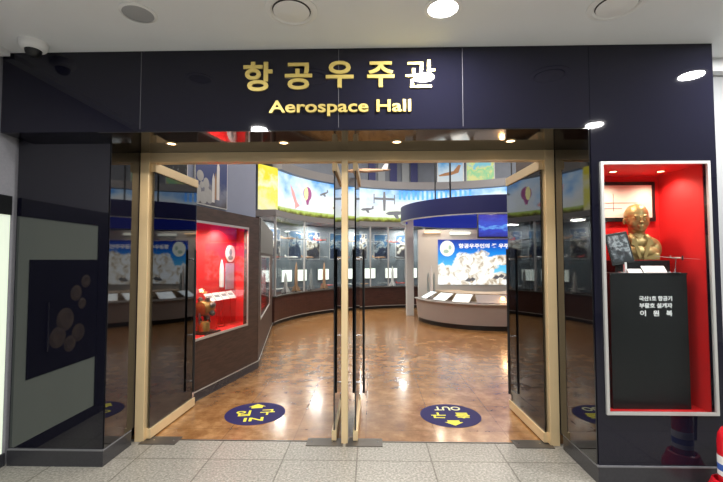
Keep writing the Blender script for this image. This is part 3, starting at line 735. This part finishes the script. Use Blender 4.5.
def balloon(a, z, s=1, m='balloon_purple'):
    k = ring_mtx(a, 3.89, z)
    MB(k).prism(ell(.17 * s, .20 * s), .006).prism([(-.08 * s, -.17 * s), (.08 * s, -.17 * s), (.03 * s, -.32 * s), (-.03 * s, -.32 * s)], .006).build('printed_balloon', m, t)
    MB(k).prism(ell(.08 * s, .19 * s, cx=-.06 * s), .009).build('printed_balloon_stripe', 'balloon_yellow', t)
def plane_print(a, z, s, m, rot=0, prop=False):
    k = ring_mtx(a, 3.89, z) @ Matrix.Rotation(rot, 4, 'Z')
    MB(k).prism([(-.30 * s, 0), (-.2 * s, .05 * s), (.05 * s, .06 * s), (.24 * s, .04 * s), (.30 * s, .14 * s), (.34 * s, .14 * s), (.33 * s, -.0), (.1 * s, -.05 * s), (-.2 * s, -.05 * s)], .006)\
        .prism([(-.10 * s, .0), (.02 * s, -.16 * s), (.10 * s, -.16 * s), (.06 * s, .0)], .009).build('printed_aircraft', m, t)
balloon(146.5, 3.30, .95); balloon(20, 3.30, 1.1)
k = ring_mtx(154, 3.89, 3.15) @ Matrix.Rotation(math.radians(28), 4, 'Z')
MB(k).prism([(-.045, -.28), (.045, -.28), (.06, .1), (0, .34), (-.06, .1)], .006).prism([(-.11, -.30), (.11, -.30), (.03, -.12), (-.03, -.12)], .008).build('printed_rocket', 'print_pink', t)
plane_print(138, 3.38, .55, 'print_grey', math.radians(20)); plane_print(131, 3.40, .5, 'print_grey'); plane_print(130.5, 2.98, .75, 'print_brown', math.radians(-8))
plane_print(117, 3.05, .7, 'print_grey', .1); plane_print(104, 2.96, 1.1, 'print_grey', PI and .05)
k = ring_mtx(109, 3.89, 3.35)
MB(k).prism([(-.03, -.32), (.03, -.32), (.05, .0), (.03, .28), (-.03, .28), (-.05, 0)], .006).prism([(-.34, .02), (.34, .02), (.34, .09), (-.34, .09)], .008)\
    .prism([(-.36, -.10), (-.33, -.10), (-.33, .20), (-.36, .20)], .007).prism([(.33, -.10), (.36, -.10), (.36, .20), (.33, .20)], .007).build('printed_tiltrotor', 'print_grey', t)
plane_print(40, 3.2, .8, 'print_brown', .2); plane_print(0, 3.2, .9, 'print_grey', -.2); plane_print(60, 3.0, .6, 'print_grey', .1)
q = MB()
for a_ in range(72, 104, 2):
    q.prism([(-.035, -.0), (.035, .0), (.035, .22 + .1 * random.random()), (-.035, .30)], .005, ring_mtx(a_, 3.89, 3.40))
q.build('printed_blue_tiles', 'print_blue', t)
ym = picture('yellow_print', 0, 0, 1.1, [(.0, (.85, .80, .50)), (.35, (.85, .80, .10)), (.55, (.95, .92, .60)), (.8, (.85, .72, .02)), (1, (.9, .78, .05))], 3, 0, 1.1, .35)
t = MB(Matrix.Translation((-2.30, 9.80, 0)) @ Matrix.Rotation(math.atan2(-.46, -.30), 4, 'Z')).box(.0, .60, -.04, .0, 2.68, 3.75).build('yellow_panel', ym)
tag(t, 'bright yellow backlit panel at the left end of the sky mural', 'panel')
struct(rarc(3.80, 4.05, -20, 164, 3.72, 3.95, 100).build('trim_4', 'ring_grey'))
struct(rarc(4.40, 4.48, -20, 182, 3.95, 5.2, 60).build('wall_clerestory', 'clerestory'))
struct(rarc(3.98, 4.45, -20, 182, 3.95, 3.99, 60).build('trim_5', 'ring_grey'))
for i, a_ in enumerate((112, 108, 103, 98, 94.5)):
    t = MB(ring_mtx(a_, 4.39, 4.0)).box(-.12, .12, 0, .9, 0, .05, bev=.01).build('upright_panel', 'navy' if i % 2 == 0 else 'model_grey')
    tag(t, '%s upright panel above the sky mural, %s from the left' % (('navy', 'dark grey')[i % 2], ('first', 'second', 'third', 'fourth', 'fifth')[i]), 'panel', 'upright panels above the sky mural')
pl_m = picture('aircraft_poster_sky', 0, 0, .8, [(.0, (.75, .8, .8)), (.5, (.6, .75, .85)), (1, (.10, .35, .65))], 3, 0, .8, .3)
mp_m = picture('map_print', 0, 0, .8, [(.0, (.85, .85, .35)), (.4, (.30, .75, .40)), (.55, (.85, .85, .3)), (.8, (.25, .65, .75))], 4, 0, .8, .6)
def ringposter(a, hw, m, label, fr='white'):
    k = ring_mtx(a, 4.38, 3.99)
    t = thing('clerestory_poster', tuple(k.translation), label, 'poster')
    MB(k).box(-hw - .03, hw + .03, .02, .86, 0, .02).build('frame', fr, t)
    MB(k).box(-hw, hw, .05, .82, .02, .03).build('print', m, t)
    return t, k
t, k = ringposter(80, .40, pl_m, 'poster of a dark-tailed aircraft above the sky mural')
MB(k).prism([(-.38, .30), (-.2, .36), (.1, .42), (.26, .62), (.34, .60), (.26, .36), (0, .28), (-.36, .26)], .012, Matrix.Translation((0, 0, .025))).build('printed_aircraft', 'print_brown', t)
ringposter(68.5, .42, mp_m, 'green and yellow map poster above the sky mural', 'pale_wall')

# hanging aircraft in the dome
a = aircraft('hanging_aircraft', 'tan and white propeller aircraft model hanging high behind the centre post', 'aircraft model', 'model_tan', L=1.35, span=1.5, kind='prop', tailm='model_white')
a.location = (-.15, 11.6, 4.08); a.rotation_euler = (math.radians(14), math.radians(-4), math.radians(14))
MB().tube([(-.1, 0, .04), (-.1, 0, 1.12)], .004, 6).tube([(.25, 0, .04), (.25, 0, 1.12)], .004, 6).build('wire', 'chrome', a)

# display case
t = thing('curved_display_case', (RC[0], RC[1], 0), 'long curved glass display case on a dark maroon base under the sky mural', 'display case')
D0, D1 = 62, 173.5
rarc(3.64, 4.5, D0, D1, .09, .64, 60).build('base', 'maroon', t, smooth=False)
rarc(3.68, 4.4, D0, D1, 0, .09, 60).build('plinth', 'black', t)
rarc(3.635, 3.65, D0, D1, .085, .10, 60).build('plinth_trim', 'silver', t)
rarc(3.60, 3.70, D0, D1, .64, .665, 60).build('sill', 'steel_dark', t)
rarc(4.42, 4.5, D0, D1, .64, 2.68, 60).build('back_panel', 'case_back', t, smooth=True)
rarc(3.62, 4.42, D0, D1, 2.50, 2.64, 60).build('valance', 'ring_grey', t)
for a_ in (172.5, 152, 134, 117, 108.5, 100.5, 92, 80, 68):
    p_ = on_ring(a_, 3.66, 0); MB().box(p_.x - .022, p_.x + .022, p_.y - .022, p_.y + .022, .66, 2.5).build('mullion', 'grey_plastic', t)
for a0_, a1_ in ((D0, 108), (108, 150), (150, D1)):
    rarc(3.655, 3.662, a0_ + .3, a1_ - .3, .66, 2.5, 20).build('glass_pane', 'case_glass', t)
for z in (1.45, 1.95): rarc(3.95, 4.40, D0 + 2, D1 - 2, z, z + .012, 50).build('glass_shelf', 'case_glass', t)
glow_word = ('first', 'second', 'third', 'fourth', 'fifth', 'sixth', 'seventh', 'eighth')
for i, a_ in enumerate((163, 150, 143, 133, 121, 113, 104, 96)):
    k = ring_mtx(a_, 4.41, .88)
    q = thing('lightbox', tuple(k.translation), 'white backlit panel low in the curved display case, %s from the left' % glow_word[i], 'light box', 'white backlit panels in the curved case')
    MB(k).box(-.21, .21, 0, .34, 0, .03).build('housing', 'grey_plastic', q)
    MB(k).box(-.195, .195, .015, .325, .03, .034).build('diffuser', 'white_glow', q)
dp_m = picture('exhibit_print', 0, 0, .0, [(.25, (.01, .02, .05)), (.42, (.06, .09, .14)), (.52, (.30, .34, .34)), (.66, (.03, .10, .20))], 5, 0, 1, .6)
dp_n = picture('exhibit_print_warm', 0, 0, .0, [(.25, (.03, .03, .04)), (.42, (.20, .18, .15)), (.55, (.50, .50, .46)), (.7, (.04, .09, .18))], 6, 0, 1, .6)
for i, a_ in enumerate((166, 156, 146, 137.5, 127, 117, 108, 99)):
    k = ring_mtx(a_, 4.41, 1.50)
    q = thing('exhibit_poster', tuple(k.translation), '%s poster at the back of the curved display case, %s from the left' % (('blue-grey', 'pale grey')[i % 2], glow_word[i]), 'poster', 'posters in the curved display case')
    MB(k).box(-.26, .26, 0, .82, 0, .012).build('board', 'grey_plastic', q)
    MB(k).box(-.24, .24, .02, .80, .012, .015).build('print', (dp_m, dp_n)[i % 2], q)
# small aircraft models in the case
src = {}
lbm = {'model_white': 'white', 'model_grey': 'grey', 'model_red': 'red', 'model_tan': 'tan'}
rows = {.74: 'model on the floor', 1.47: 'model on the lower shelf', 1.97: 'model on the upper shelf'}
spots = []
for z_, offs in ((.74, 0), (1.47, 3), (1.97, 6)):
    for j, a_ in enumerate((167, 159, 151, 143, 135, 126, 119, 110, 102)):
        spots.append((a_ + offs * .6 - 1.5, z_, j))
order = ['leftmost', 'second', 'third', 'fourth', 'fifth', 'sixth', 'seventh', 'eighth', 'ninth']
for i, (a_, z_, j) in enumerate(spots):
    mk = ('model_white', 'model_red', 'model_grey', 'model_tan')[(j * 3 + int(z_ * 7)) % 4]; kd = ('jet', 'prop')[(j + int(z_ * 3)) % 2]
    lb = '%s %s %s of the curved case, %s' % (lbm[mk], ('jet', 'aeroplane')[kd == 'prop'], rows[z_], order[j] + ('' if j == 0 else ' from left'))
    if (mk, kd) not in src:
        o = aircraft('aircraft_model', lb, 'aircraft model', mk, 'small aircraft models in the curved case', L=.44, span=.48, kind=kd, stand=.10); src[(mk, kd)] = o
    else:
        o = copy_tree(src[(mk, kd)]); o['label'] = lb
    p_ = on_ring(a_, 4.12 if z_ > 1 else 4.12, z_ - .0 + .092 + (0 if z_ > 1 else -.0))
    if z_ < 1: p_.z = .64 + .101
    else: p_.z = {1.47: 1.462, 1.97: 1.962}[z_] + .101
    o.location = p_; o.rotation_euler = (0, 0, math.radians(a_ + 90 + random.uniform(-40, 40)))
rk_src = {}
for i, (a_, h_, mk) in enumerate(((161, .55, 'model_white'), (154.5, .80, 'model_tan'), (146, .62, 'model_grey'), (139, .78, 'model_tan'), (129, .60, 'model_white'), (122, .72, 'model_grey'), (106, .66, 'model_white'), (98, .75, 'model_tan'))):
    p_ = on_ring(a_, 3.78, .64)
    t = thing('rocket_model', tuple(p_), 'tall %s rocket model standing at the front of the curved case, %s from left' % (lbm[mk], glow_word[i]), 'rocket model', 'standing rocket models in the curved case')
    MB().lathe([(.035, .05), (.042, h_ * .3), (.040, h_ * .7), (.022, h_ * .9), (.003, h_)], p_, seg=14).build('body', mk, t, smooth=True)
    for k_ in range(4):
        MB(Matrix.Translation(p_) @ Matrix.Rotation(k_ * PI / 2 + .4, 4, 'Z')).prism([(.03, .05), (.11, .03), (.11, .08), (.035, .20)], .008, Matrix.Rotation(PI / 2, 4, 'X')).build('tail_fin', mk, t)
    MB().lathe([(.09, .0), (.09, .02), (.02, .025), (.02, .05)], p_, seg=18).build('stand', 'black', t)
for a_ in (160, 140, 120, 100, 80):
    p_ = on_ring(a_, 4.0, 2.48); area('case_light', p_, 36, .3, (1, .95, .85))

# tall grey pillar left of the round console
t = MB().box(.93, 1.13, 10.75, 10.95, 0, 2.66, bev=.01).build('pillar', 'pale_wall'); tag(t, 'pale grey square pillar left of the moon mural', 'pillar')

# ------------------------------------------------------------------ round canopy, mural wall, console
CC = (2.85, 10.15)
t = thing('round_canopy', (CC[0], CC[1], 2.43), 'large navy round canopy hanging above the moon mural', 'canopy')
MB().arc(CC, 2.0, 2.10, 0, 360, 2.43, 2.80, 96).build('fascia_ring', 'navy', t, smooth=True)
MB().arc(CC, 1.975, 1.998, 0, 360, 2.44, 2.775, 96).build('inner_ring', 'underside', t, smooth=True)
MB().lathe([(1.98, 2.775), (1.98, 2.785)], (CC[0], CC[1], 0), seg=72).build('ceiling_disc', 'underside', t)
MB().arc(CC, 1.985, 2.105, 0, 360, 2.425, 2.437, 96).build('lower_rim', 'silver', t)
MB().lathe([(2.02, 2.79), (2.02, 2.80)], (CC[0], CC[1], 0), seg=72).build('top_disc', 'navy', t)
for a_ in (45, 135, 225, 315):
    x_, y_ = CC[0] + 1.5 * math.cos(math.radians(a_)), CC[1] + 1.5 * math.sin(math.radians(a_))
    MB().tube([(x_, y_, 2.79), (x_, y_, 5.2)], .02, 8).build('hanger', 'black', t)
for a_ in (200, 225, 250, 275, 300):
    x_, y_ = CC[0] + 1.3 * math.cos(math.radians(a_)), CC[1] + 1.3 * math.sin(math.radians(a_))
    area('canopy_light', (x_, y_, 2.68), 12, .12, (1, .82, .6))

t = thing('moon_mural_wall', (2.9, 10.35, 0), 'pale freestanding wall framing the moon mural behind the round console', 'exhibit wall')
MB().box(1.20, 5.0, 10.30, 10.45, 0, 2.26).build('wall_panel', 'pale_wall', t)
def smoke_mural(name, blobs, es):
    m, N, L, b = nt(name)
    tc = N.new('ShaderNodeTexCoord'); sp = N.new('ShaderNodeSeparateXYZ'); L.new(tc.outputs['Object'], sp.inputs[0])
    def math_(op, a, b_=None, c=None):
        n = N.new('ShaderNodeMath'); n.operation = op
        for k, v in enumerate((a, b_, c)):
            if v is None: continue
            if isinstance(v, (int, float)): n.inputs[k].default_value = v
            else: L.new(v, n.inputs[k])
        return n.outputs[0]
    def noise(sc, det, dist=0):
        n = N.new('ShaderNodeTexNoise'); n.inputs['Scale'].default_value = sc; n.inputs['Detail'].default_value = det
        n.inputs['Distortion'].default_value = dist; L.new(tc.outputs['Object'], n.inputs[0]); return n.outputs['Fac']
    best = None
    for cx, cz, rx, rz in blobs:
        dx = math_('DIVIDE', math_('SUBTRACT', sp.outputs[0], cx), rx); dz = math_('DIVIDE', math_('SUBTRACT', sp.outputs[2], cz), rz)
        d = math_('SUBTRACT', 1.0, math_('SQRT', math_('ADD', math_('MULTIPLY', dx, dx), math_('MULTIPLY', dz, dz))))
        best = d if best is None else math_('MAXIMUM', best, d)
    n1 = math_('MULTIPLY_ADD', noise(4.0, 7, .3), 1.25, -.60)
    mask = math_('ADD', best, n1)
    mr = N.new('ShaderNodeMapRange'); mr.inputs[1].default_value = .0; mr.inputs[2].default_value = .14; L.new(mask, mr.inputs[0])
    sky = N.new('ShaderNodeValToRGB'); e = sky.color_ramp.elements
    e[0].position = .0; e[0].color = (.35, .75, .90, 1); e[1].position = 1; e[1].color = (.004, .03, .30, 1)
    for p_, c_ in ((.4, (.10, .52, .85)), (.68, (.01, .26, .78)), (.85, (.006, .10, .55))):
        q = e.new(p_); q.color = (*c_, 1)
    L.new(math_('DIVIDE', sp.outputs[2], 1.14), sky.inputs[0])
    sm = N.new('ShaderNodeValToRGB'); e = sm.color_ramp.elements
    e[0].position = .30; e[0].color = (.10, .08, .06, 1); e[1].position = .58; e[1].color = (.95, .98, .98, 1)
    for p_, c_ in ((.38, (.40, .30, .20)), (.44, (.66, .58, .46)), (.50, (.86, .84, .76))):
        q = e.new(p_); q.color = (*c_, 1)
    L.new(math_('MULTIPLY_ADD', noise(6.5, 9, .6), .8, math_('MULTIPLY_ADD', sp.outputs[0], -.05, .08)), sm.inputs[0])
    mx = N.new('ShaderNodeMix'); mx.data_type = 'RGBA'; L.new(mr.outputs[0], mx.inputs[0]); L.new(sky.outputs[0], mx.inputs[6]); L.new(sm.outputs[0], mx.inputs[7])
    b.inputs['Base Color'].default_value = (.02, .02, .02, 1); b.inputs['Roughness'].default_value = .5; b.inputs['Specular IOR Level'].default_value = .15
    L.new(mx.outputs[2], b.inputs['Emission Color']); b.inputs['Emission Strength'].default_value = es
    return m
mm_m = smoke_mural('moon_mural_print', ((-1.20, .15, .62, .38), (-.55, .42, .62, .42), (-.25, .12, .8, .22), (1.20, .40, .50, .48), (.15, .62, .55, .13)), 1.15)
m0, m1, mz0, mz1 = 1.70, 4.62, .86, 2.00
t = thing('moon_mural', ((m0 + m1) / 2, 10.3, mz0), 'bright blue backlit mural of the moon and a cloud of launch smoke, with white lettering', 'mural')
MB().box(m0, m1, 10.27, 10.298, mz0, mz1).build('backlit_print', mm_m, t)
MP = plane((0, 10.27, 0))
MB(MP).prism(ell(.185, .20, 32, 1.93, 1.775), .004).build('printed_moon', 'moonwhite', t)
MB(MP).prism(ell(.07, .05, 9, 1.90, 1.70), .006).prism(ell(.04, .06, 7, 2.00, 1.80), .006).build('printed_crater', 'crater_blue', t)
fit_text('lettering', '항공우주인의 꿈 우주로', (2.22, 3.62, 1.78, 1.90), MP, 'textwhite', t, .004, .04)
fit_text('lettering', '우주', (3.75, 4.2, 1.45, 1.55), MP, 'textwhite', t, .004, .02)
for x_, z_ in ((3.15, 1.05), (3.28, 1.08), (3.40, 1.04), (2.45, .98), (2.55, 1.0)):
    MB(MP).prism([(x_ - .09, z_ - .03), (x_, z_ + .05), (x_ + .09, z_), (x_ + .03, z_ - .05)], .002, Matrix.Translation((0, 0, .011))).build('printed_machine', 'print_grey', t)

t = thing('round_console', (2.75, 10.1, 0), 'curved pale console counter with tablets in front of the moon mural', 'console')
KC = (2.75, 10.1)
MB().arc(KC, 1.20, 1.58, 180, 340, 0, .10, 60).build('plinth', 'black', t)
MB().arc(KC, 1.20, 1.60, 180, 340, .10, .54, 60, r1t=1.64).build('front', 'counter', t, smooth=True)
MB().arc(KC, 1.16, 1.68, 180, 340, .54, .56, 60).build('counter_lip', 'silver', t)
MB().arc(KC, .98, 1.62, 180, 340, .56, .565, 60, r0t=.98, r1t=1.62).build('sloping_top', 'slab', t)
# rear step of the counter
MB().arc(KC, .55, 1.20, 180, 340, 0, .74, 60).build('rear_step', 'counter_top', t, smooth=True)
tab = ['first', 'second', 'third', 'fourth', 'fifth', 'sixth']
for i, (a_, wd) in enumerate(((196, .20), (218, .23), (238, .23), (264, .42), (290, .26), (312, .26))):
    e = Vector((math.cos(math.radians(a_)), math.sin(math.radians(a_)), 0)); p_ = Vector((KC[0], KC[1], 0)) + e * 1.43 + Vector((0, 0, .655))
    k = Matrix.Translation(p_) @ Matrix.Rotation(math.radians(a_ + 90), 4, 'Z') @ Matrix.Rotation(math.radians(27), 4, 'X')
    if i != 3:
        q = thing('tablet', tuple(p_), 'white lit tablet screen on the round console, %s from the left' % tab[i], 'tablet', 'tablets on the round console')
        MB(k).box(-wd * .85, wd * .85, -.17, .17, -.012, .0, bev=.003).build('body', 'silver', q)
        MB(k).box(-wd * .78, wd * .76, -.145, .145, 0, .002).build('screen', 'screen', q)
    else:
        q = thing('caption_slab', tuple(p_), 'wide dark grey slab between the tablets on the round console', 'caption slab')
        MB(k).box(-wd * .85, wd * .85, -.17, .17, -.012, .0, bev=.003).build('body', 'slab', q)
    MB(k).box(-.05, .05, -.06, .06, -.05, -.012).build('foot', 'black', q)
t = thing('rocket_model', (1.27, 9.95, .74), 'clear acrylic rocket model at the left end of the round console', 'rocket model')
for x_, y_, h_ in ((0, 0, .62), (-.07, .02, .45), (.07, .02, .45)):
    MB().lathe([(.03, 0), (.03, h_ * .7), (.018, h_ * .88), (.003, h_)], (1.80 + x_ - .38, 9.6 + y_, .742), seg=16).build('booster', 'edge_glass' if x_ else 'model_white', t, smooth=True)
t = thing('desk_lamp', (2.85, 8.72, .56), 'small glowing orange lamp on the round console beside the right door', 'lamp')
MB().lathe([(.04, 0), (.04, .01), (.01, .015), (.01, .06)], (2.78, 8.62, .566), seg=18).build('base', 'chrome', t, smooth=True)
MB().ellipsoid((2.78, 8.62, .66), (.05, .05, .05)).build('globe', 'orange', t, smooth=True)
l = bpy.data.lights.new('lamp_glow', 'POINT'); l.energy = 4; l.color = (1, .6, .3); l.shadow_soft_size = .05
lo = bpy.data.objects.new('lamp_glow', l); C.objects.link(lo); lo.location = (2.78, 8.5, .72)

# hanging television
t = thing('hanging_television', (2.98, 9.42, 2.0), 'wide television with blue picture hanging inside the front of the navy canopy', 'television')
MB().box(2.475, 3.49, 9.40, 9.46, 1.99, 2.57, bev=.006).build('frame', 'black', t)
tv_m = picture('tv_picture', 0, 0, 1.0, [(.0, (.002, .01, .22)), (.38, (.004, .04, .55)), (.50, (.10, .36, .85)), (.60, (.006, .06, .60)), (1, (.002, .01, .40))], 5, 0, .5, .18, (1, 1, 3))
MB().box(2.50, 3.465, 9.396, 9.40, 2.025, 2.54).build('screen', tv_m, t)
MB().tube([(2.98, 9.47, 2.30), (2.98, 9.50, 2.34), (2.98, 9.505, 2.77)], .02, 8).build('bracket', 'black', t)
# lit strip and lamp under the canopy
t = MB().box(2.0, 2.5, 10.20, 10.26, 2.13, 2.19).build('light_strip', 'white_glow'); tag(t, 'short white light strip under the navy canopy above the moon mural', 'light strip')
t = MB().box(1.35, 1.75, 10.20, 10.27, 2.17, 2.20).build('light_strip', 'warm_strip'); tag(t, 'short warm light strip under the navy canopy above the moon mural', 'light strip')
